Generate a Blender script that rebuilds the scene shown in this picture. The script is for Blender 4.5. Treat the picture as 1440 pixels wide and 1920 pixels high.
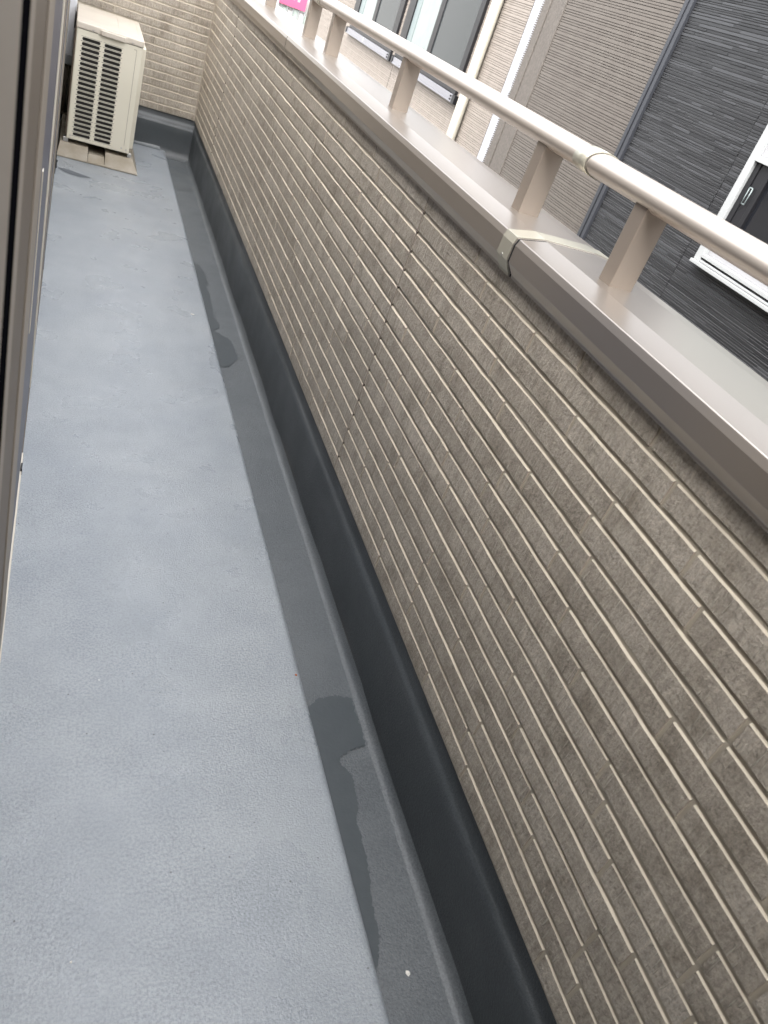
import bpy, bmesh, math, random
from mathutils import Matrix, Vector, noise
random.seed(7)
S = bpy.context.scene
COL = S.collection
for o in list(bpy.data.objects): bpy.data.objects.remove(o)

# ------------------------------------------------------------------ camera
cam_d = bpy.data.cameras.new('camera'); cam = bpy.data.objects.new('camera', cam_d); COL.objects.link(cam)
RX = (0.90593201, -0.27831887, 0.31910156)
RY = (0.08641718, -0.61622925, -0.78281133)
RZ = (0.41451088, 0.7367497, -0.53421027)
CH = 1.2
cam.matrix_world = Matrix(((RX[0], -RY[0], -RZ[0], 0), (RX[1], -RY[1], -RZ[1], 0), (RX[2], -RY[2], -RZ[2], CH), (0, 0, 0, 1)))
cam_d.sensor_fit = 'HORIZONTAL'; cam_d.sensor_width = 36; cam_d.lens = 36.52
cam_d.clip_start = 0.01; cam_d.clip_end = 500
cam_d.dof.use_dof = True; cam_d.dof.focus_distance = 2.0; cam_d.dof.aperture_fstop = 15
S.camera = cam
S.render.resolution_x = 768; S.render.resolution_y = 1024

# ------------------------------------------------------------------ sky and sun (overcast)
SUN_EL = math.radians(52); SUN_AZ = math.radians(-135)      # azimuth measured from +Y towards +X
w = bpy.data.worlds.new('World'); S.world = w; w.use_nodes = True
nt = w.node_tree; bg = nt.nodes['Background']
sky = nt.nodes.new('ShaderNodeTexSky'); sky.sky_type = 'NISHITA'; sky.sun_disc = False
sky.sun_elevation = SUN_EL; sky.sun_rotation = SUN_AZ; sky.air_density = 1.0; sky.dust_density = 4.0
hs = nt.nodes.new('ShaderNodeHueSaturation'); hs.inputs['Saturation'].default_value = 0.22; hs.inputs['Value'].default_value = 1.45
nt.links.new(sky.outputs[0], hs.inputs['Color']); nt.links.new(hs.outputs[0], bg.inputs['Color'])
bg.inputs['Strength'].default_value = 0.15
sd = bpy.data.lights.new('sun', 'SUN'); sun = bpy.data.objects.new('sun', sd); COL.objects.link(sun)
sd.energy = 1.5; sd.angle = math.radians(140); sd.color = (1.0, 0.965, 0.92)
sdir = Vector((math.sin(SUN_AZ)*math.cos(SUN_EL), math.cos(SUN_AZ)*math.cos(SUN_EL), math.sin(SUN_EL)))
sun.rotation_euler = sdir.to_track_quat('Z', 'Y').to_euler()
S.view_settings.view_transform = 'Standard'; S.view_settings.look = 'None'
S.view_settings.gamma = 1; S.view_settings.exposure = 2.02; S.view_settings.use_curve_mapping = False
S.render.engine = 'CYCLES'

# ------------------------------------------------------------------ helpers
def tag(o, label=None, cat=None, group=None, kind=None):
    if label: o['label'] = label
    if cat: o['category'] = cat
    if group: o['group'] = group
    if kind: o['kind'] = kind
    return o
def empty(name, loc, label, cat, group=None):
    o = bpy.data.objects.new(name, None); o.empty_display_size = .05; COL.objects.link(o); o.location = loc
    return tag(o, label, cat, group)
def link(name, me, parent=None, mats=None, kind=None):
    o = bpy.data.objects.new(name, me); COL.objects.link(o)
    if mats:
        for m in (mats if isinstance(mats, (list, tuple)) else [mats]): me.materials.append(m)
    if parent is not None:
        o.parent = parent
        o.location = -parent_world(parent)
    if kind: o['kind'] = kind
    return o
def parent_world(p):
    v = Vector((0, 0, 0))
    while p is not None: v += p.location; p = p.parent
    return v
class MB:
    """collects geometry in world coordinates"""
    def __init__(s): s.v = []; s.f = []; s.m = []; s.sm = []
    def add(s, vs, fs, m=0, smooth=False):
        b = len(s.v); s.v += [tuple(v) for v in vs]
        for f in fs: s.f.append(tuple(b+i for i in f)); s.m.append(m); s.sm.append(smooth)
    def box(s, x0, x1, y0, y1, z0, z1, m=0):
        vs = [(x0,y0,z0),(x1,y0,z0),(x1,y1,z0),(x0,y1,z0),(x0,y0,z1),(x1,y0,z1),(x1,y1,z1),(x0,y1,z1)]
        s.add(vs, [(0,3,2,1),(4,5,6,7),(0,1,5,4),(1,2,6,5),(2,3,7,6),(3,0,4,7)], m)
    def prism_y(s, prof, y0, y1, m=0, cap=True, smooth=False, closed=True):
        """profile of (x,z) points extruded along Y"""
        n = len(prof); vs = [(x, y0, z) for x, z in prof]+[(x, y1, z) for x, z in prof]
        fs = [(i, (i+1) % n, n+(i+1) % n, n+i) for i in range(n if closed else n-1)]
        s.add(vs, fs, m, smooth)
        if cap and closed: s.add(vs, [tuple(range(n-1, -1, -1)), tuple(range(n, 2*n))], m)
    def prism_x(s, prof, x0, x1, m=0, cap=True, closed=True):
        n = len(prof); vs = [(x0, y, z) for y, z in prof]+[(x1, y, z) for y, z in prof]
        fs = [(i, (i+1) % n, n+(i+1) % n, n+i) for i in range(n if closed else n-1)]
        s.add(vs, fs, m)
        if cap and closed: s.add(vs, [tuple(range(n-1, -1, -1)), tuple(range(n, 2*n))], m)
    def prism_z(s, prof, z0, z1, m=0):
        n = len(prof); vs = [(x, y, z0) for x, y in prof]+[(x, y, z1) for x, y in prof]
        fs = [(i, (i+1) % n, n+(i+1) % n, n+i) for i in range(n)]
        s.add(vs, fs+[tuple(range(n-1, -1, -1)), tuple(range(n, 2*n))], m)
    def tube(s, p0, p1, r, n=12, m=0):
        p0 = Vector(p0); p1 = Vector(p1); d = (p1-p0).normalized()
        a = d.orthogonal().normalized(); b = d.cross(a)
        ring = [a*math.cos(2*math.pi*i/n)*r+b*math.sin(2*math.pi*i/n)*r for i in range(n)]
        vs = [p0+q for q in ring]+[p1+q for q in ring]
        s.add(vs, [(i, (i+1) % n, n+(i+1) % n, n+i) for i in range(n)], m, True)
        s.add(vs, [tuple(range(n-1, -1, -1)), tuple(range(n, 2*n))], m)
    def mesh(s, name, bevel=0, seg=2):
        me = bpy.data.meshes.new(name); me.from_pydata(s.v, [], s.f)
        me.polygons.foreach_set('material_index', s.m); me.polygons.foreach_set('use_smooth', s.sm)
        bm = bmesh.new(); bm.from_mesh(me)
        bmesh.ops.remove_doubles(bm, verts=bm.verts, dist=1e-6)
        bmesh.ops.recalc_face_normals(bm, faces=bm.faces)
        if bevel:
            bmesh.ops.bevel(bm, geom=[e for e in bm.edges if len(e.link_faces) == 2 and e.calc_face_angle(0) > .5],
                            offset=bevel, segments=seg, affect='EDGES', profile=.5, clamp_overlap=True)
        bm.to_mesh(me); bm.free(); me.update()
        return me
    def build(s, name, mats, parent=None, kind=None, bevel=0, seg=2):
        return link(name, s.mesh(name, bevel, seg), parent, mats, kind)

# ------------------------------------------------------------------ materials
def mat(name, col, rough=.6, metal=0.0, var=None, vscale=8, bump=0.0, bscale=200, bdist=.001, spec=.5, coat=0.0):
    m = bpy.data.materials.new(name); m.use_nodes = True; N = m.node_tree.nodes; L = m.node_tree.links
    p = N['Principled BSDF']; p.inputs['Base Color'].default_value = (*col, 1); p.inputs['Roughness'].default_value = rough
    p.inputs['Metallic'].default_value = metal; p.inputs['Specular IOR Level'].default_value = spec
    if coat: p.inputs['Coat Weight'].default_value = coat
    if var or bump:
        g = N.new('ShaderNodeNewGeometry')
    if var:
        n = N.new('ShaderNodeTexNoise'); n.inputs['Scale'].default_value = vscale; n.inputs['Detail'].default_value = 5
        L.new(g.outputs['Position'], n.inputs['Vector'])
        r = N.new('ShaderNodeValToRGB'); r.color_ramp.elements[0].position = .3; r.color_ramp.elements[1].position = .7
        r.color_ramp.elements[0].color = (*var, 1); r.color_ramp.elements[1].color = (*col, 1)
        L.new(n.outputs['Fac'], r.inputs['Fac']); L.new(r.outputs['Color'], p.inputs['Base Color'])
    if bump:
        n2 = N.new('ShaderNodeTexNoise'); n2.inputs['Scale'].default_value = bscale; n2.inputs['Detail'].default_value = 3
        L.new(g.outputs['Position'], n2.inputs['Vector'])
        b = N.new('ShaderNodeBump'); b.inputs['Strength'].default_value = bump; b.inputs['Distance'].default_value = bdist
        L.new(n2.outputs['Fac'], b.inputs['Height']); L.new(b.outputs['Normal'], p.inputs['Normal'])
    return m

def mat_floor(name, c1, c2, rough=.34, dirt=True):
    """painted waterproofing: orange-peel relief, cloudy wear, dark pin marks and pale specks"""
    m = bpy.data.materials.new(name); m.use_nodes = True; N = m.node_tree.nodes; L = m.node_tree.links
    p = N['Principled BSDF']; g = N.new('ShaderNodeNewGeometry'); P = g.outputs['Position']
    def noi(s, d=4, r=.5):
        n = N.new('ShaderNodeTexNoise'); n.inputs['Scale'].default_value = s; n.inputs['Detail'].default_value = d
        n.inputs['Roughness'].default_value = r; L.new(P, n.inputs['Vector']); return n.outputs['Fac']
    def ramp(src, a, b, ca, cb):
        r = N.new('ShaderNodeValToRGB'); e = r.color_ramp.elements; e[0].position = a; e[1].position = b
        e[0].color = (*ca, 1); e[1].color = (*cb, 1); L.new(src, r.inputs['Fac']); return r.outputs['Color']
    def mix(f, a, b, fac=None, mode='MIX'):
        x = N.new('ShaderNodeMix'); x.data_type = 'RGBA'; x.blend_type = mode
        if fac is not None: x.inputs['Factor'].default_value = fac
        else: L.new(f, x.inputs['Factor'])
        L.new(a, x.inputs['A']); L.new(b, x.inputs['B']); return x.outputs['Result']
    base = ramp(noi(3.2, 6, .6), .35, .68, c1, c2)
    blotch = ramp(noi(11, 5, .6), .38, .62, (.92, .93, .94), (1.03, 1.03, 1.03))
    base = mix(None, base, blotch, .8, 'MULTIPLY')
    fine = ramp(noi(210, 4, .7), .37, .58, (.60, .61, .62), (1.07, 1.07, 1.07))
    patch = ramp(noi(5, 3), .30, .62, (.35, .35, .35), (1, 1, 1))
    one = N.new('ShaderNodeRGB'); one.outputs[0].default_value = (1, 1, 1, 1)
    finem = mix(patch, one.outputs[0], fine)
    base = mix(None, base, finem, .75, 'MULTIPLY')
    if dirt:
        v = N.new('ShaderNodeTexVoronoi'); v.inputs['Scale'].default_value = 26; L.new(P, v.inputs['Vector'])
        sp = ramp(v.outputs['Distance'], .028, .05, (.30, .29, .28), (1, 1, 1)); base = mix(None, base, sp, 1, 'MULTIPLY')
        v2 = N.new('ShaderNodeTexVoronoi'); v2.inputs['Scale'].default_value = 9; L.new(P, v2.inputs['Vector'])
        w2 = ramp(v2.outputs['Distance'], .010, .016, (1, 1, 1), (0, 0, 0))
        wc = N.new('ShaderNodeRGB'); wc.outputs[0].default_value = (.7, .7, .68, 1); base = mix(w2, base, wc.outputs[0])
    L.new(base, p.inputs['Base Color'])
    rr = N.new('ShaderNodeMapRange'); rr.inputs['From Min'].default_value = .35; rr.inputs['From Max'].default_value = .65
    rr.inputs['To Min'].default_value = rough-.05; rr.inputs['To Max'].default_value = rough+.08
    L.new(noi(6, 4), rr.inputs['Value']); L.new(rr.outputs[0], p.inputs['Roughness'])
    b1 = N.new('ShaderNodeBump'); b1.inputs['Strength'].default_value = .9; b1.inputs['Distance'].default_value = .0013
    L.new(noi(260, 3, .6), b1.inputs['Height'])
    b2 = N.new('ShaderNodeBump'); b2.inputs['Strength'].default_value = .12; b2.inputs['Distance'].default_value = .003
    L.new(noi(14, 2, .5), b2.inputs['Height']); L.new(b2.outputs['Normal'], b1.inputs['Normal'])
    L.new(b1.outputs['Normal'], p.inputs['Normal'])
    p.inputs['Specular IOR Level'].default_value = .72
    return m

def mat_brick(name):
    """ceramic siding brick: cloudy brown grey, fine stone grain, short chiselled nicks running up and down"""
    m = bpy.data.materials.new(name); m.use_nodes = True; N = m.node_tree.nodes; L = m.node_tree.links
    p = N['Principled BSDF']; g = N.new('ShaderNodeNewGeometry'); P = g.outputs['Position']
    def mapped(sc):
        q = N.new('ShaderNodeMapping'); q.inputs['Scale'].default_value = sc; L.new(P, q.inputs['Vector']); return q.outputs[0]
    def noi(s, d=4, r=.5, vec=P, dist=0):
        n = N.new('ShaderNodeTexNoise'); n.inputs['Scale'].default_value = s; n.inputs['Detail'].default_value = d
        n.inputs['Roughness'].default_value = r; n.inputs['Distortion'].default_value = dist; L.new(vec, n.inputs['Vector']); return n.outputs['Fac']
    def ramp(src, pts):
        r = N.new('ShaderNodeValToRGB'); e = r.color_ramp.elements
        while len(e) < len(pts): e.new(.5)
        for i, (a, c) in enumerate(pts): e[i].position = a; e[i].color = (*c, 1)
        L.new(src, r.inputs['Fac']); return r.outputs['Color']
    def mul(a, b, f=1.0):
        x = N.new('ShaderNodeMix'); x.data_type = 'RGBA'; x.blend_type = 'MULTIPLY'; x.inputs['Factor'].default_value = f
        L.new(a, x.inputs['A']); L.new(b, x.inputs['B']); return x.outputs['Result']
    base = ramp(noi(16, 6, .65), [(.3, (.262, .232, .190)), (.47, (.385, .350, .300)), (.7, (.450, .412, .360))])
    oi = N.new('ShaderNodeObjectInfo')
    per = ramp(oi.outputs['Random'], [(0, (.88, .86, .84)), (1, (1.10, 1.09, 1.08))])
    base = mul(base, per)
    streak = ramp(noi(1, 4, .6, mapped((150, 150, 14))), [(.32, (.74, .73, .72)), (.55, (1, 1, 1)), (.7, (1.13, 1.12, 1.10))])
    base = mul(base, streak, .75)
    grain = ramp(noi(230, 5, .75), [(.34, (.66, .64, .62)), (.5, (1, 1, 1)), (.66, (1.24, 1.22, 1.19))])
    base = mul(base, grain, .95)
    BASE = base; p.inputs['Roughness'].default_value = .62; p.inputs['Specular IOR Level'].default_value = .45
    # relief
    h1 = noi(230, 5, .7); h2 = noi(60, 4, .6, dist=.6)
    nick = N.new('ShaderNodeMapRange'); nick.inputs['From Min'].default_value = .62; nick.inputs['From Max'].default_value = .70
    L.new(noi(1, 1, .4, mapped((260, 260, 28))), nick.inputs['Value'])
    where = N.new('ShaderNodeMapRange'); where.inputs['From Min'].default_value = .5; where.inputs['From Max'].default_value = .6
    L.new(noi(13, 2), where.inputs['Value'])
    nk = N.new('ShaderNodeMath'); nk.operation = 'MULTIPLY'; L.new(nick.outputs[0], nk.inputs[0]); L.new(where.outputs[0], nk.inputs[1])
    lt = N.new('ShaderNodeMix'); lt.data_type = 'RGBA'; lt.blend_type = 'MIX'; sc = N.new('ShaderNodeMath'); sc.operation = 'MULTIPLY'
    sc.inputs[1].default_value = .55; L.new(nk.outputs[0], sc.inputs[0]); L.new(sc.outputs[0], lt.inputs['Factor']); L.new(BASE, lt.inputs['A'])
    lt.inputs['B'].default_value = (.52, .48, .40, 1); L.new(lt.outputs['Result'], p.inputs['Base Color'])
    b0 = N.new('ShaderNodeBump'); b0.inputs['Strength'].default_value = .6; b0.inputs['Distance'].default_value = .004; L.new(h2, b0.inputs['Height'])
    b1 = N.new('ShaderNodeBump'); b1.inputs['Strength'].default_value = .8; b1.inputs['Distance'].default_value = .0022
    L.new(h1, b1.inputs['Height']); L.new(b0.outputs[0], b1.inputs['Normal'])
    b2 = N.new('ShaderNodeBump'); b2.inputs['Strength'].default_value = .8; b2.inputs['Distance'].default_value = .002
    L.new(nk.outputs[0], b2.inputs['Height']); L.new(b1.outputs[0], b2.inputs['Normal'])
    L.new(b2.outputs[0], p.inputs['Normal'])
    return m

M = {}
M['floor'] = mat_floor('floor_paint', (.288, .316, .346), (.332, .358, .380), .30)
M['gutter'] = mat_floor('gutter_paint', (.104, .116, .125), (.126, .138, .146), .42, False)
M['upstand'] = mat_floor('upstand_paint', (.046, .055, .061), (.060, .068, .074), .45, False)
M['wet'] = mat('damp_stain', (.078, .089, .097), .34, var=(.070, .081, .089), vscale=30, bump=.4, bscale=170, bdist=.001)
M['wet_pale'] = mat('floor_stain', (.110, .125, .145), .40, bump=.4, bscale=170, bdist=.001)
M['brick'] = mat_brick('brick_face')
M['grout'] = mat('grout', (.50, .45, .365), .75, var=(.43, .385, .31), vscale=25, bump=.3, bscale=300)
M['cream_edge'] = mat('brick_edge_cream', (.55, .495, .40), .7, var=(.46, .41, .33), vscale=40, bump=.3, bscale=300)
M['joint_side'] = mat('brick_joint_side', (.40, .35, .29), .7, bump=.3, bscale=300)
M['sealant'] = mat('panel_sealant', (.09, .075, .06), .6)
M['cop'] = mat('champagne_metal', (.50, .455, .41), .31, .85, var=(.485, .44, .395), vscale=3, spec=.6)
M['rail'] = mat('rail_metal', (.47, .42, .37), .38, .6, spec=.45)
M['post'] = mat('post_metal', (.31, .265, .225), .36, .45)
M['cover'] = mat('cover_metal', (.50, .48, .40), .32, .5)
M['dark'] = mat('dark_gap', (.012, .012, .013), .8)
M['screw'] = mat('screw_steel', (.55, .53, .5), .3, .9)
M['ac'] = mat('ac_paint', (.71, .675, .565), .42, var=(.68, .645, .535), vscale=5, spec=.45)
M['ac_top'] = mat('ac_top_paint', (.62, .57, .49), .40, var=(.55, .50, .43), vscale=9, spec=.45)
M['ac_fin'] = mat('ac_fins', (.010, .009, .008), .6, bump=.2)
M['base'] = mat('base_block', (.36, .325, .27), .65, var=(.24, .205, .15), vscale=14, bump=.2, bscale=120)
M['pipe_white'] = mat('duct_white', (.72, .74, .78), .4)
M['hose'] = mat('black_hose', (.02, .02, .02), .5)
M['lagging'] = mat('pipe_lagging', (.17, .14, .10), .8, var=(.10, .08, .06), vscale=20)
M['steel'] = mat('sash_steel', (.36, .36, .40), .25, .7)
M['bronze'] = mat('sash_bronze', (.13, .105, .082), .5, .1, spec=.3)
M['bronze_pale'] = mat('sash_pale', (.26, .225, .185), .5, .1, spec=.3)
M['shutter'] = mat('shutter_beige', (.23, .20, .165), .6, spec=.3)
M['sill_pale'] = mat('sill_pale', (.66, .61, .52), .4, .2)
M['room'] = mat('room_dark', (.05, .045, .04), .9)
M['plaster'] = mat('house_plaster', (.34, .30, .25), .8, var=(.30, .26, .22), vscale=6)
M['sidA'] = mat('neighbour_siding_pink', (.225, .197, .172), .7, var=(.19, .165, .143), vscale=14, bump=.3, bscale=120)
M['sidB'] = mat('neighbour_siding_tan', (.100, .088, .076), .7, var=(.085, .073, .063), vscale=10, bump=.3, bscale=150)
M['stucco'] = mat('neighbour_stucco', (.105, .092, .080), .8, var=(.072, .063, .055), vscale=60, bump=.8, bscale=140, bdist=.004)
M['dk0'] = mat('slate_dark', (.010, .0102, .0115), .5, bump=.3, bscale=180)
M['dk1'] = mat('slate_mid', (.017, .0175, .019), .5, bump=.3, bscale=180)
M['dk2'] = mat('slate_light', (.032, .033, .036), .5, bump=.3, bscale=180)
M['dk_skylit'] = mat('slate_edge_skylit', (.085, .086, .09), .5)  # sky light on the stones' top bevels, painted into the colour
M['dktrim'] = mat('trim_charcoal', (.028, .030, .036), .45, bump=.2)
M['pipe_cream'] = mat('drainpipe_cream', (.27, .255, .215), .35)
M['white'] = mat('white_vinyl', (.34, .35, .38), .35)
M['white_alu'] = mat('white_aluminium', (.31, .32, .32), .3)
M['blk'] = mat('black_frame', (.010, .010, .012), .35)
M['sashpane'] = mat('sash_grey_blue', (.10, .10, .125), .42, spec=.35)
M['void'] = mat('black_void', (.004, .004, .005), 1.0, spec=0.0)
M['glassgrey'] = mat('grey_pane', (.040, .045, .047), .2, spec=.4)
M['glassdark'] = mat('dark_pane', (.012, .013, .016), .08, spec=.7)
M['frost'] = mat('frosted_panel', (.22, .245, .24), .35, var=(.195, .22, .215), vscale=12)
M['sashgrey'] = mat('grey_sash', (.16, .19, .19), .4)
M['alu'] = mat('grey_aluminium', (.24, .24, .26), .35, .4)
M['greypanel'] = mat('grey_spandrel', (.28, .28, .29), .5)
M['ground'] = mat('ground_asphalt', (.10, .10, .10), .9, var=(.07, .07, .07), vscale=3, bump=.4, bscale=60)
M['pink'] = mat('sign_pink', (.36, .06, .13), .4)
M['orange'] = mat('sign_orange', (.75, .16, .06), .4)
M['shopwall'] = mat('shop_wall', (.34, .335, .32), .6)
M['shopgreen'] = mat('shop_panel', (.26, .30, .27), .5)
M['soil'] = mat('rust_speck', (.35, .10, .03), .8)
M['chip'] = mat('paint_chip', (.75, .73, .68), .6)

# ------------------------------------------------------------------ ground, floor, gutter, upstand
o = MB(); o.box(-40, 60, -40, 80, -3.25, -3.05); tag(o.build('ground', M['ground']), kind='structure')

XE = .552        # edge of the raised floor
def wob(y, a=.0008): return a*noise.noise(Vector((y*2.3, 3.1, 0)))*2
ys = [-1.5+.05*i for i in range(134)]            # up to 5.15
def sweep(name, prof, m, yend, smooth=True, w=.0012):
    """open (x,z) profile swept along the balcony with a hand-laid waviness"""
    o = MB(); n = len(prof); rows = [y for y in ys if y < yend]+[yend]; vs = []
    for y in rows:
        for i, (x, z) in enumerate(prof):
            vs.append((x+w*noise.noise(Vector((y*3, i*.35, 1.7)))*1.6, y, z+w*.6*noise.noise(Vector((y*3, i*.35, 9.2)))))
    fs = [(r*n+i, r*n+i+1, (r+1)*n+i+1, (r+1)*n+i) for r in range(len(rows)-1) for i in range(n-1)]
    o.add(vs, fs, 0, smooth); return o.build(name, m)
YW = 5.075
prof = [(-.35, 0), (.1, 0), (.535, 0)] + [(XE-.012+.012*math.sin(a), -.012+.012*math.cos(a)) for a in (0, .4, .8, 1.2, 1.57)] + [(XE+.001, -.045)]
tag(sweep('floor', prof, M['floor'], YW, w=.0010), kind='structure')
R = .020
prof = [(XE-.02, -.03), (XE+.05, -.030), (.672, -.030)]
tag(sweep('gutter', prof, M['gutter'], 5.04, w=.0008), kind='structure')
cove = [(.668, -.0298), (.674, -.0288), (.680, -.0255), (.685, -.018), (.6875, -.006)]
tag(sweep('gutter_cove', cove, M['gutter'], 5.04, w=.0006), kind='structure')
up = [(.6872, -.008), (.6876, .03), (.6868, .09), (.6862, .135), (.6868, .148), (.6885, .154), (.6915, .1575), (.694, .160), (.695, .166), (.695, .225)]
tag(sweep('upstand', up, M['upstand'], YW+.01, w=.0019), kind='structure')
# end upstand with the same shoulder, its foot turned down to the gutter
o = MB(); prof = [(5.018, -.032), (5.040, -.022), (5.056, .0), (5.061, .015), (5.062, .10), (5.062, .138), (5.064, .144), (5.069, .147), (5.074, .150), (5.075, .157), (5.079, .163), (5.086, .167), (5.09, .175), (5.092, .23)]
xs = [-.2+.04*i for i in range(24)]; n = len(prof); vs = []
for x in xs:
    for i, (y, z) in enumerate(prof): vs.append((min(x, .72), y+.0018*noise.noise(Vector((x*5, i*.4, 3))), z+.0012*noise.noise(Vector((x*5, i*.4, 7)))))
o.add(vs, [(r*n+i, r*n+i+1, (r+1)*n+i+1, (r+1)*n+i) for r in range(len(xs)-1) for i in range(n-1)], 0, True)
tag(o.build('end_upstand', M['upstand']), kind='structure')
# pale cove where floor paint turns up at the far end
o = MB(); vs = []
for x in xs:
    if x > XE-.02: break
    for y, z in ((5.035, .0005), (5.048, .003), (5.058, .010), (5.0635, .020)): vs.append((x, y+.002*noise.noise(Vector((x*9, 0, 0))), z))
k = len(vs)//4; o.add(vs, [(r*4+i, r*4+i+1, (r+1)*4+i+1, (r+1)*4+i) for r in range(k-1) for i in range(3)], 0, True)
tag(o.build('floor_cove', M['gutter']), kind='structure')

# ------------------------------------------------------------------ brick walls
ZB = .2048; PITCH = .0406
measured = {0: [0.349, 0.643, 0.843, 1.164], 1: [0.289, 0.684, 0.98], 2: [0.469, 0.666], 3: [0.317, 0.515], 4: [0.27, 0.597, 0.988],
 5: [0.363, 0.662, 0.856], 6: [0.22, 0.418, 0.811], 7: [0.447, 0.739], 8: [0.169, 0.562, 0.887, 1.37, 1.64, 2.037, 2.362],
 9: [0.338, 0.637, 1.634, 1.815, 2.108, 2.421], 10: [0.417, 0.71, 2.185], 11: [0.353, 0.651, 0.847, 1.173, 1.828, 2.303],
 12: [0.69, 0.986, 1.307], 13: [0.472, 0.667, 1.062, 1.383, 1.655, 1.942, 2.138], 14: [0.519, 0.813, 1.136, 1.793, 1.982],
 15: [0.599, 0.991, 1.19, 3.299, 3.71], 16: [0.663, 0.859, 1.253, 3.06, 3.358, 3.566, 3.971]}
JOINTS = [-1.18, 1.537, 4.258]
def brick_mesh(seed, nseg, L):
    """unit-length brick along +Y, face towards -X; origin at lower rear corner; local size 1 x PITCH"""
    rnd = random.Random(seed); T = .016; zt = PITCH-.0042; o = MB()
    rows = []
    for i in range(nseg+1):
        t = i/nseg; jt = rnd.uniform(-.0009, .0007); jb = rnd.uniform(-.0006, .0008); d = rnd.uniform(-.0006, .0006)
        if i in (0, nseg): jt = jb = d = 0
        rows.append([(0, t, .0+jb*.5), (-T+.0025, t, .0004+jb), (-T+d, t, .0016+jb), (-T+d, t, zt-.0035+jt), (-T+.0042, t, zt+.0002+jt), (0, t, zt+.0036)])
    vs = [v for r in rows for v in r]; n = 6
    for i in range(nseg):
        for k, mi in ((0, 2), (1, 0), (2, 0), (3, 1), (4, 1)):
            o.add([vs[i*n+k], vs[i*n+k+1], vs[(i+1)*n+k+1], vs[(i+1)*n+k]], [(0, 1, 2, 3)], mi)
    for r in (0, nseg): o.add(vs[r*n:r*n+n], [tuple(range(n))], 2)
    me = o.mesh('brick')
    for m in ('brick', 'cream_edge', 'joint_side'): me.materials.append(M[m])
    return me
protos = {k: [brick_mesh(k*10+i, s, 0) for i in range(5)] for k, s in (('s', 3), ('m', 4), ('l', 6))} if False else {}
for key, s in (('s', 3), ('m', 4), ('l', 6)): protos[key] = [brick_mesh(hash(key) % 7+i*13+s, s, 0) for i in range(6)]
def pick(L): return random.choice(protos['s' if L < .16 else 'm' if L < .28 else 'l'])

def row_splits(k, y0, y1, meas, rnd):
    pts = sorted(set([y0, y1]+[m for m in meas if y0+.06 < m < y1-.06])); out = [pts[0]]
    for b in pts[1:]:
        a = out[-1]
        while b-a > .46 or (b-a > .42 and b not in meas and rnd.random() < .5):
            st = rnd.choice((.195, .295, .325, .39)); 
            if b-(a+st) < .09: st = (b-a)*.5
            a += st; out.append(a)
        out.append(b)
    return out

wall = empty('parapet_wall', (.705, 1.9, .2), 'long grey-brown brick-pattern parapet along the right side of the balcony under beige metal coping', 'wall')
o = MB()
o.box(.6879, .812, -1.18, 5.06, .2, .925)            # grout plane and core
o.build('wall_core', [M['grout']], wall)
o = MB(); o.box(.72, .806, -1.18, 5.30, -3.05, .1995); o.build('outer_wall', [M['plaster']], wall)
bricks = []; VG = .0066
rnd = random.Random(11)
for k in range(17):
    z = ZB+k*PITCH
    for a, b in zip(JOINTS, JOINTS[1:]+[5.062]):
        sp = row_splits(k, a+.0015, b-.0015, measured.get(k, []), rnd)
        for p, q in zip(sp, sp[1:]):
            g0 = 0 if p == sp[0] else VG/2; g1 = 0 if q == sp[-1] else VG/2
            bricks.append((p+g0, q-g1, z, k))
def put_brick(me, name, parent, loc, L, kind=None, rz=0, zs=1):
    ob = bpy.data.objects.new(name, me); COL.objects.link(ob); ob.parent = parent
    ob.location = Vector(loc)-parent_world(parent); ob.scale = (1, L, zs); ob.rotation_euler = (0, 0, rz)
    return ob
near = [b for b in bricks if b[1] > .12]; near.sort(key=lambda b: b[0]-.9*b[3]*.04)
solo = near[:296]; rest = [b for b in bricks if b not in solo]
for a, b, z, k in solo:
    put_brick(pick(b-a), 'brick', wall, (.7015+random.uniform(-.0006, .0006), a, z+random.uniform(-.0003, .0003)), b-a)
def join_bricks(lst, xf, parent, name):
    o = MB(); 
    for a, b, z, k in lst:
        me = pick(b-a)
        vs = [xf(Vector((v.co.x, a+v.co.y*(b-a), z+v.co.z))) for v in me.vertices]
        base = len(o.v); o.v += [tuple(v) for v in vs]
        for p in me.polygons: o.f.append(tuple(base+i for i in p.vertices)); o.m.append(p.material_index); o.sm.append(False)
    return o.build(name, [M['brick'], M['cream_edge'], M['joint_side']], parent, 'stuff')
join_bricks(rest, lambda v: v+Vector((.7015, 0, 0)), wall, 'brick_remainder')
# sealed panel joints with a small dark nick at every course
o = MB()
for yj in JOINTS[1:]:
    o.box(.6850, .6878, yj-.0011, yj+.0034, ZB, .893); o.box(.6846, .6849, yj-.0004, yj+.0008, ZB, .893, 1)
    for k in range(1, 18): o.tube((.6842, yj, ZB+k*PITCH-.003), (.6878, yj, ZB+k*PITCH-.003), .0026, 8, 1)
o.build('panel_joint', [M['joint_side'], M['sealant']], wall)
# row hidden half under the coping, and corner strip
o = MB(); o.box(.6860, .6878, -1.18, 5.06, .897, .925); o.build('top_flashing', [M['sealant']], wall)

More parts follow.
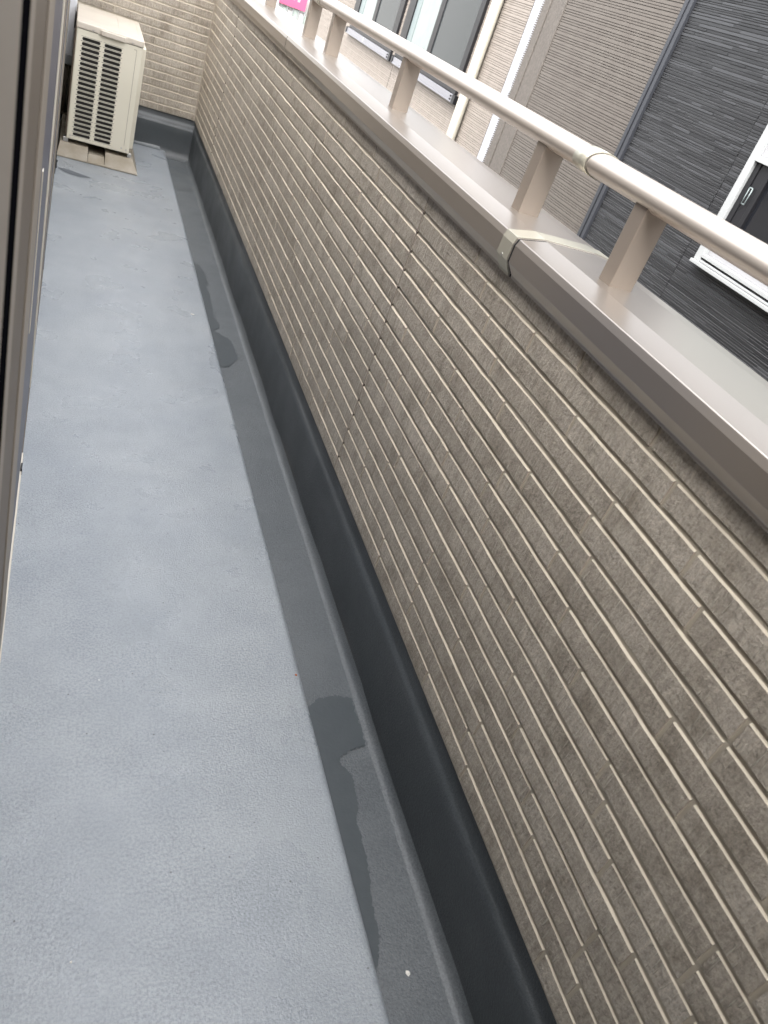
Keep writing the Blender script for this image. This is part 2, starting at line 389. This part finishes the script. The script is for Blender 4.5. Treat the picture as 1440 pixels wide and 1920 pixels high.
endw = empty('end_wall', (.3, 5.1, .2), 'short brick-pattern wall closing the far end of the balcony behind the air conditioner', 'wall')
o = MB(); o.box(-.3, .70, 5.0839, 5.19, .2, .93); o.build('wall_core', [M['grout']], endw)
o = MB(); o.box(-.3, .80, 5.10, 5.18, -3.05, .1995); o.build('outer_wall', [M['plaster']], endw)
em = {10: [0.187, 0.386], 11: [0.406], 12: [0.467, 0.667], 13: [0.586], 8: [0.409, 0.608], 9: [0.534], 6: [0.382], 4: [0.5], 5: [0.639], 2: [0.429], 1: [0.511], 0: [0.652]}
for k in range(17):
    z = ZB+k*PITCH-.004
    sp = row_splits(k, -.24, .680, em.get(k, []), rnd)
    for p, q in zip(sp, sp[1:]):
        g0 = VG*.35; g1 = 0 if q == sp[-1] else VG*.35
        # brick's +Y length runs along +X after a -90 degree turn; its face looks to -Y
        ob = put_brick(pick(q-p), 'brick', endw, (q-g1, 5.0975, z), q-p-g0-g1, rz=math.pi/2)
o = MB(); o.box(.6815, .6885, 5.0795, 5.0846, .2, .93); o.build('corner_strip', [M['joint_side']], endw)
o = MB(); cp = [(5.052, .900), (5.05, .945), (5.06, .956), (5.24, .958), (5.25, .945), (5.25, .90)]
o.prism_x(cp, -.3, .60); o.build('coping', [M['cop']], endw, bevel=.0015)

# coping of the parapet
def cop_prof(d=0.0):
    return [(.6813-d, .8855-d*.5), (.6808-d, .8906-d), (.6669-d, .9086), (.6666-d, .9365), (.6705-d, .9463+d), (.6715, .9469+d), (.7187, .9543+d), (.8208, .9552+d), (.8536, .9517+d), (.8639+d, .9476+d),
            (.867+d, .9414), (.867+d, .8922), (.8598, .886), (.8516, .895), (.8516, .9281), (.7079, .9281), (.7079, .8855)]
cop = None
for a, b in ((-1.18, 1.1165), (1.1225, 3.0710), (3.0775, 5.28)):
    o = MB(); o.prism_y(cop_prof(), a, b)
    c = o.build('coping', [M['cop']], wall, bevel=.0009, seg=2)
    if a > 1 and a < 2: cop = c
    if a < 0: cop0 = c
o = MB(); o.prism_y([(x+.001 if x < .7 else x-.001, z-.001 if z > .92 else z) for x, z in cop_prof()], 1.1160, 1.1230); o.build('joint_gap', [M['dark']], cop)
o = MB(); o.prism_y([(x+.001 if x < .7 else x-.001, z-.001 if z > .92 else z) for x, z in cop_prof()], 3.0705, 3.0780); o.build('joint_gap', [M['dark']], cop)
o = MB(); outer = cop_prof(.0016)[:12]; inner = cop_prof(.0002)[:12][::-1]
o.prism_y(outer+inner, 1.1235, 1.163); cv = o.build('joint_cover', [M['cover']], cop, bevel=.0005)
o = MB(); o.tube((.6643, 1.1437, .9117), (.669, 1.1437, .9117), .0030, 14); o.build('screw', [M['screw']], cop)

# ------------------------------------------------------------------ handrail
hr = empty('handrail', (.765, 1.95, .953), 'champagne metal handrail tube on short flat posts along the top of the brick parapet', 'handrail')
def oval(cx, cz, a, b, n=40): return [(cx+a*math.cos(2*math.pi*i/n), cz+b*math.sin(2*math.pi*i/n)*(1 if math.sin(2*math.pi*i/n) > 0 else .92)) for i in range(n)]
RC = (.7668, 1.0804)
for a, b in ((-1.18, 1.1290), (1.1320, 3.032), (3.036, 5.28)):
    o = MB(); o.prism_y(oval(*RC, .0330, .0192), a, b, smooth=True, cap=False)
    o.prism_y(oval(*RC, .0328, .0190), a+.0005, a+.002); o.prism_y(oval(*RC, .0328, .0190), b-.002, b-.0005)
    o.build('rail', [M['rail']], hr)
for yj in (1.1305, 3.034):
    o = MB(); o.prism_y(oval(*RC, .0310, .0172), yj-.004, yj+.004); o.build('rail_gap', [M['dark']], hr)
    o = MB(); oo = oval(*RC, .0356, .0215); ii = oval(*RC, .0332, .0194); n = len(oo)
    y0, y1 = yj+.0015, yj+.040
    vs = [(x, y, z) for y in (y0, y1) for x, z in oo]+[(x, y, z) for y in (y0, y1) for x, z in ii]
    o.add(vs, [(i, (i+1) % n, n+(i+1) % n, n+i) for i in range(n)], 0, True)
    o.add(vs, [(i, (i+1) % n, 2*n+(i+1) % n, 2*n+i) for i in range(n)])
    o.add(vs, [(n+i, n+(i+1) % n, 3*n+(i+1) % n, 3*n+i) for i in range(n)])
    o.build('joint_ring', [M['cover']], hr)
for y in (.951, 1.278, 2.061, 2.812, 3.156, 3.958, 4.83):
    o = MB(); o.box(.7417, .7838, y, y+.032, .9530, 1.0700)
    o.build('post', [M['post']], hr, bevel=.0012)

# ------------------------------------------------------------------ outdoor unit
ac = empty('air_conditioner', (.16, 4.75, .05), 'beige outdoor air conditioner unit with two columns of dark slots at the far end', 'air conditioner')
X0, X1, Y0, Y1, Z0, Z1 = .013, .312, 4.45, 5.045, .082, .575
def rrect(cx, cz, hw, hh, r, n=5):
    pts = []
    for sx, sz, a0 in ((1, 1, 0), (-1, 1, 90), (-1, -1, 180), (1, -1, 270)):
        for i in range(n+1):
            a = math.radians(a0+90*i/n); pts.append((cx+sx*(hw-r)+r*math.cos(a), cz+sz*(hh-r)+r*math.sin(a)))
    return pts
o = MB(); PT = .0214; ztop = .5475
cols = [(.041, .121), (.140, .218)]; zlo = ztop-21*PT
def front(x0, x1, z0, z1): o.add([(x0, Y0, z0), (x1, Y0, z0), (x1, Y0, z1), (x0, Y0, z1)], [(0, 1, 2, 3)])
front(X0+.006, .036, zlo, ztop+.004); front(.126, .135, zlo, ztop+.004); front(.223, X1-.004, zlo, ztop+.004)
front(X0+.006, X1-.004, ztop+.004, Z1-.001); front(X0+.006, X1-.004, Z0+.004, zlo)
front(.036, .126, ztop, ztop+.004); front(.135, .223, ztop, ztop+.004)
for ca, cb in cols:
    for r in range(21):
        zt = ztop-r*PT; x0, x1 = ca-.005, cb+.005; z0, z1 = zt-PT, zt
        cz = (z0+z1)/2; cx = (ca+cb)/2; sl = rrect(cx, cz, (cb-ca)/2, .0072, .0062)
        n = len(sl); outp = []
        for px, pz in sl:                       # project every slot point onto the cell's border
            dx, dz = px-cx, pz-cz; t = min((x1-cx)/abs(dx) if dx else 9, (z1-cz)/abs(dz) if dz else 9); outp.append((cx+dx*t, cz+dz*t))
        vs = [(x, Y0, z) for x, z in outp]+[(x, Y0, z) for x, z in sl]+[(x, Y0+.0018, z) for x, z in sl]
        o.add(vs, [(i, (i+1) % n, n+(i+1) % n, n+i) for i in range(n)]+[(n+i, n+(i+1) % n, 2*n+(i+1) % n, 2*n+i) for i in range(n)])
        for i in range(n):                      # close the corner triangles
            a, b = outp[i], outp[(i+1) % n]
            if abs(a[0]-b[0]) > 1e-6 and abs(a[1]-b[1]) > 1e-6:
                qx = x0 if min(a[0], b[0])-x0 < 1e-6 else x1; qz = z0 if min(a[1], b[1])-z0 < 1e-6 else z1
                o.add([(a[0], Y0, a[1]), (qx, Y0, qz), (b[0], Y0, b[1])], [(0, 1, 2)])
o.build('front_grille', [M['ac']], ac)
o = MB(); o.box(X0+.008, X1-.008, Y0+.006, Y0+.03, Z0+.01, Z1-.004)
for i in range(60):
    x = X0+.012+i*.0046; o.box(x, x+.0006, Y0+.0052, Y0+.0056, Z0+.02, Z1-.006)
o.build('heat_exchanger', [M['ac_fin']], ac)
o = MB()   # casing shell: rounded vertical corners
shell = [(X0+.006, Y0), (X0+.002, Y0+.0015), (X0, Y0+.006), (X0, Y1), (X1, Y1), (X1, Y0+.005), (X1-.0012, Y0+.0012), (X1-.004, Y0), (X1-.005, Y0+.003), (X1-.005, Y1-.003), (X0+.005, Y1-.003), (X0+.005, Y0+.003)]
o.prism_z(shell, Z0, Z1); o.box(X0+.001, X1-.001, Y0+.001, Y1-.001, Z0, Z0+.004)
o.build('casing', [M['ac']], ac)
o = MB(); o.prism_z([(X0-.003, Y0-.004), (X1+.003, Y0-.004), (X1+.003, Y1+.003), (X0-.003, Y1+.003)], Z1, .6045)
lid = o.build('lid', [M['ac_top']], ac, bevel=.006, seg=3)
o = MB(); pl = [(.098, Y0-.0035), (.112, Y0-.0045), (.124, Y0-.014), (.135, Y0-.0165), (.213, Y0-.0165), (.224, Y0-.014), (.236, Y0-.0045), (.25, Y0-.0035), (.25, Y0+.002), (.098, Y0+.002)]
o.prism_z(pl, .5755, .597); o.build('grip', [M['ac_top']], lid, bevel=.003, seg=2)
o = MB()
for x0, x1, y0, y1 in ((.03, .295, 4.475, 4.478), (.03, .295, 5.01, 5.013), (.03, .033, 4.475, 5.01), (.292, .295, 4.475, 5.01), (.09, .092, 4.52, 4.97), (.2, .202, 4.52, 4.97)): o.box(x0, x1, y0, y1, .6044, .6054)
o.build('lid_ridge', [M['ac_top']], lid)
o = MB(); o.box(.2835, .2847, Y0-.0006, Y0+.001, .115, .558); o.box(.272, .2847, Y0-.0006, Y0+.001, .5575, .5588); o.build('panel_seam', [M['bronze']], ac)
for x, z in ((.030, .098), (.273, .101), (.296, .097), (.085, .583), (.262, .583)):
    o = MB(); o.tube((x, Y0-.0055 if z > .5 else Y0-.002, z), (x, Y0+.001, z), .0042, 10); o.build('screw', [M['screw']], ac)
o = MB(); o.prism_z([(X1+.0005, Y0+.03), (X1+.018, Y0+.045), (X1+.018, Y1-.12), (X1+.0005, Y1-.1)], .10, .568); o.build('valve_cover', [M['ac']], ac, bevel=.003)
for a, b in ((X1-.006, X1+.014), (X0-.015, X0+.01)):
    o = MB(); o.box(a, b, Y0+.012, Y0+.05, .06, .082); o.build('mounting_foot', [M['screw']], ac, bevel=.002)
o = MB()
for i in range(9): o.tube((X0-.006, Y0+.03, .16+i*.045), (X0+.002, Y0+.03, .16+i*.045), .003, 8)
o.box(X0-.006, X0-.0005, Y0+.012, Y0+.05, .10, .57); o.build('side_coil_guard', [M['bronze']], ac)
o = MB()
for i in range(8): o.box(X0-.012, X0-.004, 4.80, 4.86, .52+i*.009, .525+i*.009)
o.build('terminal_ribs', [M['hose']], ac)

bs = empty('mounting_base', (.16, 4.6, 0), 'weathered beige plastic base blocks under the air conditioner unit', 'base')
def wedge(x0, x1, xt0, xt1, zt, yt, y_f=4.392):
    o = MB(); yb = 5.0
    vs = [(x0, y_f, .001), (x1, y_f, .001), (x1, yb, .001), (x0, yb, .001), (x0, y_f, .008), (x1, y_f, .008), (xt0, yt, zt), (xt1, yt, zt), (xt1, yb, zt), (xt0, yb, zt)]
    o.add(vs, [(0, 3, 2, 1), (0, 1, 5, 4), (4, 5, 7, 6), (6, 7, 8, 9), (0, 4, 6, 9, 3), (1, 2, 8, 7, 5), (2, 3, 9, 8)])
    return o
wedge(-.024, .1203, -.014, .119, .060, 4.452).build('block', [M['base']], bs, bevel=.002)
wedge(.2005, .364, .2015, .334, .060, 4.452).build('block', [M['base']], bs, bevel=.002)
wedge(.1208, .2002, .122, .1985, .036, 4.44, 4.3935).build('bridge_piece', [M['base']], bs, bevel=.0015)
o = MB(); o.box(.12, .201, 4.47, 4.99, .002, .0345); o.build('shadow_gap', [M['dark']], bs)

dct = empty('pipe_duct', (-.01, 5.05, .31), 'white pipe duct running down the house corner beside the air conditioner', 'duct')
o = MB(); o.box(-.032, .006, 5.02, 5.072, .352, 2.13); o.build('duct', [M['pipe_white']], dct, bevel=.006)
o = MB(); o.box(-.034, .008, 5.018, 5.074, .306, .354); o.build('end_cap', [M['white_alu']], dct, bevel=.004)
o = MB()
for dx, r in ((-.018, .011), (.002, .008)):
    o.tube((dx, 5.046, .32), (dx, 5.046, .06), r, 12); o.tube((dx, 5.046, .06), (dx+.06, 4.98, .03), r, 12)
tag(o.build('refrigerant_pipes', [M['lagging']]), 'pair of brown lagged pipes dropping below the white duct behind the unit', 'pipe')

# ------------------------------------------------------------------ own house along the left
hw = empty('house_wall', (-.03, 2.5, 0), 'brown-framed sliding window and shutter frames of the house, seen edge-on at the left', 'house')
XF = -.022
bands = [  # y0, y1, depth behind the face, material, name
    (.02, .447, .0, 'shutter', 'shutter_panel'), (.447, .540, .0004, 'void', 'open_gap'), (.540, .60, .0, 'bronze_pale', 'sash_stile'),
    (.60, .955, .0035, 'bronze', 'sash_stile'), (.955, 1.20, .001, 'bronze_pale', 'window_jamb'), (1.20, 2.06, .003, 'sashpane', 'window_pane'),
    (2.06, 2.16, -.0002, 'sill_pale', 'window_jamb'), (2.16, 2.9, .0025, 'shutter', 'window_jamb'), (2.9, 2.95, .0, 'steel', 'window_jamb'), (2.95, 4.12, .001, 'shutter', 'shutter_case')]
for a, b, d, m, nm in bands:
    o = MB(); o.box(XF-d-.03, XF-d, a+.0005, b-.0005, .011 if m != 'void' else .02, 2.1)
    o.build(nm, [M[m]], hw, bevel=.0012 if m not in ('void',) else 0)
o = MB(); o.box(XF-.03, XF+.0008, -1.0, 1.745, -.004, .0105); o.build('sill', [M['sill_pale']], hw, bevel=.001)
o = MB(); o.box(XF-.03, XF-.001, 1.748, 4.12, -.004, .0105); o.build('sill', [M['bronze']], hw, bevel=.001)
o = MB(); o.box(XF-.002, XF+.0016, 1.665, 1.69, .0, .018); o.build('sill_end_cap', [M['hose']], hw)
o = MB(); o.box(XF-.005, XF+.0022, 4.09, 4.16, .0, .085); o.tube((XF+.002, 4.16, .03), (XF+.004, 4.19, .0), .003, 8); o.tube((XF+.0, 4.14, .04), (XF+.003, 4.14, .05), .006, 8); o.build('rail_bracket', [M['hose']], hw)
o = MB(); o.box(XF, XF+.0015, 1.205, 1.222, .60, .845); o.build('pale_strip', [M['sill_pale']], hw)  # short pale upright strip at the edge of the window pane
o = MB(); o.box(-.30, -.033, 4.13, 5.20, -.02, 2.14); o.box(-.30, -.053, -.9, 4.13, 2.101, 2.14); o.box(-.30, -.06, .60, 4.13, -.02, 2.1); o.build('wall', [M['plaster']], hw)
o = MB(); o.box(-3.0, -2.9, -3.0, .6, -.02, 2.12); o.box(-2.9, -.3, -3.0, -2.9, -.02, 2.12); o.box(-2.9, -.06, -2.9, .6, -.03, -.004); o.box(-2.9, -.06, -2.9, .6, 2.11, 2.14); o.box(-.3, -.06, -2.9, -1.0, -.02, 2.1); o.build('room', [M['room']], hw)

o = MB(); o.box(-.3, 1.5, -1.5, -1.25, -3.05, 3.0); o.build('rear_shade_wall', [M['bronze']], hw)  # unseen wall added behind the camera to darken near posts and coping

# ------------------------------------------------------------------ neighbouring houses
XN = 2.8
def ribs(o, y0, y1, z0, z1, pitch=.0134, m=0):
    z = z0; i = 0; pr = []
    rn = random.Random(5)
    while z < z1:
        h = pitch*(1.0 if i % 3 else 1.55); d = .004+rn.uniform(-.0007, .0007)
        pr += [(XN, z), (XN, z+.0026), (XN-d, z+.0038), (XN-d, z+h-.0016)]
        z += h; i += 1
    o.prism_y(pr, y0, y1, m, cap=False, closed=False)
na = empty('neighbour_house', (XN, 8, -3), 'pale pinkish-beige ribbed house across the gap with two black-framed windows', 'house')
o = MB(); ribs(o, 5.70, 11.45, .0, 2.5); o.build('ribbed_siding', [M['sidA']], na, 'stuff')
o = MB(); o.box(XN+.001, XN+.6, 5.70, 11.45, -3.05, 2.6); o.box(XN-.004, XN, 5.70, 11.45, -3.05, -.001); o.build('wall', [M['sidA']], na)
o = MB(); o.box(XN-.006, XN+.002, 8.09, 8.10, 0, .66); o.build('siding_joint', [M['sidB']], na)
def win_a(cuts, nm):
    """cuts: y positions from far to near at the wall plane"""
    f0, f1, w0, w1, g0, g1, e = cuts; zb, zt = .672, 2.1
    o = MB(); o.box(XN-.03, XN+.004, f1, f0, zb, zt); o.box(XN-.03, XN+.004, e, g1, zb, zt); o.box(XN-.03, XN+.004, g1, f1, zb, zb+.03); o.box(XN-.03, XN+.004, g1, f1, zt-.05, zt)
    w = o.build('window', [M['blk']], na, bevel=.002)
    o = MB(); o.box(XN-.018, XN+.0, w0, f1, zb+.031, zt-.051); o.build('sash', [M['sashgrey']], w)
    o = MB(); o.box(XN-.012, XN+.001, w1, w0, zb+.031, zt-.051); o.build('frosted_pane', [M['frost']], w)
    o = MB(); o.box(XN-.024, XN+.001, g0, w1, zb+.031, zt-.051); o.build('sash', [M['blk']], w)
    o = MB(); o.box(XN-.016, XN+.001, g1, g0, zb+.031, zt-.051); o.build('pane', [M['glassgrey']], w)
    return w
win_a((9.80, 9.62, 9.48, 9.07, 8.97, 8.33, 8.20), 'far')
win_a((8.07, 7.90, 7.78, 7.31, 7.21, 6.49, 6.41), 'near')
for y0, y1 in ((8.14, 9.80), (6.36, 8.03)):
    o = MB(); o.box(XN-.05, XN-.004, y0, y1, .625, .668); o.box(XN-.055, XN-.004, y0, y1, .612, .625)
    b = o.build('shutter_rail', [M['alu']], na, bevel=.002)
    o = MB(); o.box(XN-.058, XN-.003, y0-.035, y0+.02, .610, .672); o.box(XN-.058, XN-.003, y1-.02, y1+.02, .615, .672)
    o.tube((XN-.06, y0+.06, .655), (XN-.05, y0+.06, .655), .007, 8); o.tube((XN-.06, y0+.06, .632), (XN-.05, y0+.06, .632), .007, 8)
    o.build('end_bracket', [M['blk']], b, 'stuff')
    o = MB(); o.box(XN-.0575, XN-.05, (y0+y1)/2+.1, (y0+y1)/2+.13, .625, .667); o.build('latch', [M['greypanel']], b)
dp = empty('drainpipe', (XN-.03, 6.2, -3), 'cream drainpipe beside the right-hand black-framed window', 'drainpipe')
o = MB(); o.tube((XN-.045, 6.165, -3.05), (XN-.045, 6.165, 2.5), .034, 16); o.tube((XN-.036, 6.235, -3.05), (XN-.036, 6.235, 2.5), .026, 16); o.build('pipe', [M['pipe_cream']], dp)
o = MB(); o.box(XN-.05, XN-.002, 6.12, 6.26, 1.9, 1.93); o.build('bracket', [M['pipe_cream']], dp)

gs = empty('white_gap_cover', (XN, 5.62, -3), 'bright white vertical cover strip in the joint between the two neighbouring houses', 'cover strip')
o = MB(); o.box(XN-.003, XN+.02, 5.555, 5.695, -3.05, 2.5); o.build('strip', [M['white']], gs)
o = MB(); o.box(XN-.02, XN-.003, 5.54, 5.57, .872, .902); o.tube((XN-.022, 5.55, .885), (XN-.012, 5.55, .885), .006, 8); o.build('bracket', [M['white_alu']], gs)

nb = empty('neighbour_house', (XN, 3.5, -3), 'tan ribbed and charcoal slate-clad house across the gap with a white-framed window', 'house')
o = MB(); z = 0.0; rn = random.Random(3)
while z < 2.5:
    o.box(XN-.016, XN+.01, 5.525, 5.56+rn.uniform(-.004, .004), z, z+.0075); z += .0134
o.build('rib_ends', [M['sidB']], nb, 'stuff')
o = MB(); o.box(XN-.020, XN+.01, 5.44, 5.527, -3.05, 2.5); o.box(XN-.012, XN+.01, 5.255, 5.4398, -3.05, 2.5)
o.build('corner_board', [M['stucco']], nb, bevel=.003)
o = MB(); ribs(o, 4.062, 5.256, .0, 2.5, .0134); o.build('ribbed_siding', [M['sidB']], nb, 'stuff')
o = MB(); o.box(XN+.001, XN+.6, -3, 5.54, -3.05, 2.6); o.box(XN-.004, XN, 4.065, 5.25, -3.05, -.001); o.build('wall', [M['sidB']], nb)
o = MB(); o.box(XN-.020, XN+.01, 4.032, 4.060, -3.05, 2.5); o.box(XN-.013, XN+.01, 4.012, 4.0318, -3.05, 2.5); o.box(XN-.024, XN+.01, 3.985, 4.0118, -3.05, 2.5); o.build('corner_trim', [M['dktrim']], nb, bevel=.002)
o = MB(); o.box(XN-.0015, XN+.0005, -3, 3.985, -3.05, 2.5); o.build('slate_backing', [M['blk']], nb)
o = MB(); z = .0; rn = random.Random(9); yj = 3.115
while z < 2.2:
    h = rn.choice((.0088, .0115, .0125, .0155)); y = 3.983
    while y > -.5:
        L = rn.choice((.09, .15, .22, .3, .38))*rn.uniform(.8, 1.2); d = rn.choice((.0035, .0045, .0055))
        y2 = y-L
        if y > yj+.06 > y2: y2 = yj+.06
        elif y > yj+.056: pass
        if not (z > .61 and z < 2.0) or y > 3.03 or y < 1.4:
            m = rn.choices((0, 1, 2), (.38, .42, .2))[0]
            a = max(y2, 3.02) if (z > .61 and z < 2.0 and y > 3.03) else y2
            o.add([(XN-.002, y, z), (XN-.002-d, y, z), (XN-.002-d, y, z+h-.0042), (XN-.0015, y, z+h-.0026), (XN-.002, a, z), (XN-.002-d, a, z), (XN-.002-d, a, z+h-.0042), (XN-.0015, a, z+h-.0026)],
                  [(0, 1, 2, 3), (4, 7, 6, 5), (1, 5, 6, 2), (0, 4, 5, 1)], m)
            o.add([(XN-.002-d, y, z+h-.0042), (XN-.0015, y, z+h-.0026), (XN-.0015, a, z+h-.0026), (XN-.002-d, a, z+h-.0042)], [(0, 1, 2, 3)], 3)  # top bevel takes the painted sky highlight
        y = y2-.0005
        if abs(y2-(yj+.06)) < 1e-6: y -= .004
    z += h
o.build('slate_cladding', [M['dk0'], M['dk1'], M['dk2'], M['dk_skylit']], nb, 'stuff')
# white window
WY0, WY1, WB, WT, TR = 1.45, 3.055, .638, 2.05, 1.10
o = MB(); o.box(XN-.045, XN+.005, WY1-.045, WY1, WB, WT); o.box(XN-.045, XN+.005, WY0, WY0+.045, WB, WT); o.box(XN-.045, XN+.005, WY0+.045, WY1-.045, WT-.05, WT)
o.box(XN-.05, XN+.005, WY0+.0451, WY1-.0451, TR, TR+.026)
o.box(XN-.062, XN+.005, WY0, WY1+.0, WB-.016, WB-.0005); o.box(XN-.045, XN+.004, WY0+.046, WY1-.046, WB+.001, WB+.012); o.box(XN-.05, XN+.004, WY0+.046, WY1-.046, WB+.022, WB+.04)
ww = o.build('window', [M['white_alu']], nb, bevel=.002)
o = MB(); o.box(XN-.02, XN+.001, WY0+.046, WY1-.046, WB+.041, .76); o.build('lower_panel', [M['greypanel']], ww)
o = MB(); o.box(XN-.03, XN+.001, WY1-.075, WY1-.0455, .762, TR-.001); o.box(XN-.024, XN+.001, WY1-.13, WY1-.0755, .762, TR-.001); o.box(XN-.03, XN+.001, WY1-.155, WY1-.1305, .762, TR-.001); o.box(XN-.03, XN+.001, WY0+.046, WY1-.156, .762, .79); o.build('sash', [M['blk']], ww, bevel=.002)
o = MB(); o.box(XN-.012, XN+.002, WY0+.046, WY1-.1555, .791, TR-.001); o.build('pane', [M['glassdark']], ww)
o = MB(); o.box(XN-.03, XN+.001, WY1-.085, WY1-.0455, TR+.027, WT-.051); o.build('upper_sash', [M['greypanel']], ww)
o = MB(); o.box(XN-.02, XN+.002, WY0+.046, WY1-.0855, TR+.027, WT-.051); o.build('upper_pane', [M['frost']], ww)
o = MB()
for a, b in (((WY1-.092, .93), (WY1-.092, 1.0)), ((WY1-.092, 1.0), (WY1-.112, 1.0)), ((WY1-.092, .93), (WY1-.112, .93)), ((WY1-.112, .93), (WY1-.112, 1.0))): o.tube((XN-.038, a[0], a[1]), (XN-.038, b[0], b[1]), .0028, 8)
o.build('handle', [M['sashgrey']], ww)

# ------------------------------------------------------------------ street glimpsed beyond the coping
YS = 16
sh = empty('shopfront', (3.4, YS, -3), 'pale shopfront panels under a pink banner glimpsed through the handrail posts at the top', 'shop')
o = MB(); o.box(-2, 9, YS+.1, YS+.4, -3.05, 3.0); o.build('wall', [M['shopwall']], sh)
for i, x in enumerate([2.55+.105*j for j in range(12)]):
    o = MB(); o.box(x, x+.085, YS+.05, YS+.0995, -.6, .29-(i % 3)*.02); o.build('panel', [M['shopgreen'] if i % 2 else M['shopwall']], sh, bevel=.006)
    o = MB(); o.box(x+.086, x+.097, YS+.03, YS+.0995, -.6, .3); o.build('mullion', [M['white_alu']], sh)
bn = empty('banner', (3.4, YS, .3), 'bright pink banner with white lettering above the pale shopfront', 'banner')
o = MB(); o.box(2.9, 3.68, YS+.0, YS+.025, .315, .56); o.build('board', [M['pink']], bn)
def stroke(o, x0, z0, x1, z1, wd, y):
    d = Vector((x1-x0, z1-z0)); nrm = Vector((-d.y, d.x)).normalized()*wd/2
    o.add([(x0+nrm.x, y, z0+nrm.y), (x1+nrm.x, y, z1+nrm.y), (x1-nrm.x, y, z1-nrm.y), (x0-nrm.x, y, z0-nrm.y)], [(0, 1, 2, 3)])
o = MB()
for cx in (3.02, 3.33, 3.50):
    stroke(o, cx-.05, .43, cx-.015, .53, .018, YS-.003); stroke(o, cx+.0, .54, cx+.03, .42, .018, YS-.003); stroke(o, cx-.05, .485, cx+.05, .495, .016, YS-.004); stroke(o, cx+.05, .52, cx+.05, .42, .016, YS-.003)
o.build('lettering', [M['white']], bn, 'stuff')
o = MB(); o.box(3.16, 3.20, YS-.02, YS+.02, -.4, .6); o.build('banner_pole', [M['white_alu']], bn)
sg = empty('street_sign', (3.98, YS, .2), 'narrow white sign with an orange block between the handrail posts', 'sign')
o = MB(); o.box(3.80, 4.035, YS, YS+.03, -.1, .50); o.build('board', [M['white']], sg)
o = MB(); o.box(3.90, 4.02, YS-.006, YS-.001, .28, .39); o.build('orange_block', [M['orange']], sg)
o = MB(); o.box(4.06, 4.13, YS-.1, YS+.05, -3.05, .9); tag(o.build('utility_post', [M['pipe_cream']], bevel=.01), 'pale cream post standing just right of the narrow orange and white sign', 'post')

# ------------------------------------------------------------------ damp stains and litter
def patch(name, pts, z, m, label):
    """irregular damp outline, edges roughened"""
    rn = random.Random(len(pts)); dense = []
    for (a, b) in zip(pts, pts[1:]+pts[:1]):
        L = math.dist(a, b); n = max(1, int(L/.003))
        for i in range(n):
            t = i/n; x = a[0]+(b[0]-a[0])*t; y = a[1]+(b[1]-a[1])*t; j = .0035 if x > .565 or z == 0 else 0
            dense.append((x+j*noise.noise(Vector((x*160, y*160, 1)))+j*noise.noise(Vector((x*480, y*480, 2))), y+j*1.6*noise.noise(Vector((x*160, y*160, 5)))+j*noise.noise(Vector((x*520, y*520, 6)))))
    from mathutils.geometry import delaunay_2d_cdt
    n = len(dense); v, e, f, _, _, _ = delaunay_2d_cdt([Vector(p) for p in dense], [(i, (i+1) % n) for i in range(n)], [], 1, 1e-5)
    me = bpy.data.meshes.new(name); me.from_pydata([(p.x, p.y, z) for p in v], [], f)
    bm = bmesh.new(); bm.from_mesh(me)
    for q in bm.faces:
        if q.normal.z < 0: q.normal_flip()
    bm.to_mesh(me); bm.free()
    return tag(link(name, me, None, m), label, None, None, 'stuff')
zs = -.0275
patch('damp_stain', [(.5535, 3.39), (.585, 3.389), (.6, 3.272), (.602, 3.185), (.587, 3.169), (.597, 3.089), (.593, 3.03), (.593, 2.944), (.584, 2.863), (.604, 2.813), (.595, 2.77), (.570, 2.745), (.628, 2.682), (.637, 2.547), (.593, 2.464), (.568, 2.458), (.5535, 2.458)], zs, M['wet'], 'ragged dark damp stain halfway along the gutter strip')
patch('damp_stain', [(.5535, .975), (.566, .988), (.589, 1.006), (.621, 1.013), (.664, 1.005), (.664, .884), (.625, .872), (.605, .862), (.597, .848), (.615, .814), (.612, .777), (.610, .749), (.597, .728), (.599, .696), (.596, .624), (.585, .579), (.583, .514), (.566, .470), (.5535, .46)], zs, M['wet'], 'large dark damp stain in the near part of the gutter strip')
patch('floor_stain', [(-.013, 4.197), (.024, 4.21), (.08, 4.188), (.135, 4.165), (.135, 4.155), (.093, 4.135), (.041, 4.139), (.011, 4.162)], .0016, M['wet_pale'], 'faint dark stain on the floor in front of the air conditioner base')
def crumb(name, x, y, z, sx, sy, m, label, cat, rot=0):
    bm = bmesh.new(); bmesh.ops.create_icosphere(bm, subdivisions=2, radius=1)
    for v in bm.verts:
        q = 1+.35*noise.noise(v.co*1.7+Vector((x*9, y*9, 0))); v.co = Vector((v.co.x*sx*q, v.co.y*sy*q, max(0, v.co.z)*min(sx, sy)*.45*q))
    me = bpy.data.meshes.new(name); bm.to_mesh(me); bm.free(); o = link(name, me, None, m); o.location = (x, y, z); o.rotation_euler.z = rot
    return tag(o, label, cat)
crumb('paint_flake', .4915, 2.784, .001, .0075, .0042, M['chip'], 'small white flake lying on the blue-grey floor near the gutter edge', 'flake', .2)
crumb('pebble', .6135, .452, -.0285, .0036, .0045, M['chip'], 'tiny cream chip in the gutter at the bottom of the picture', 'chip', .4)
crumb('rust_crumb', .5395, 1.044, .0012, .0026, .003, M['soil'], 'tiny orange-brown crumb beside the gutter edge', 'crumb')
crumb('paint_flake', .108, .53, .0008, .0016, .0018, M['chip'], 'tiny white speck on the floor at bottom left', 'flake')
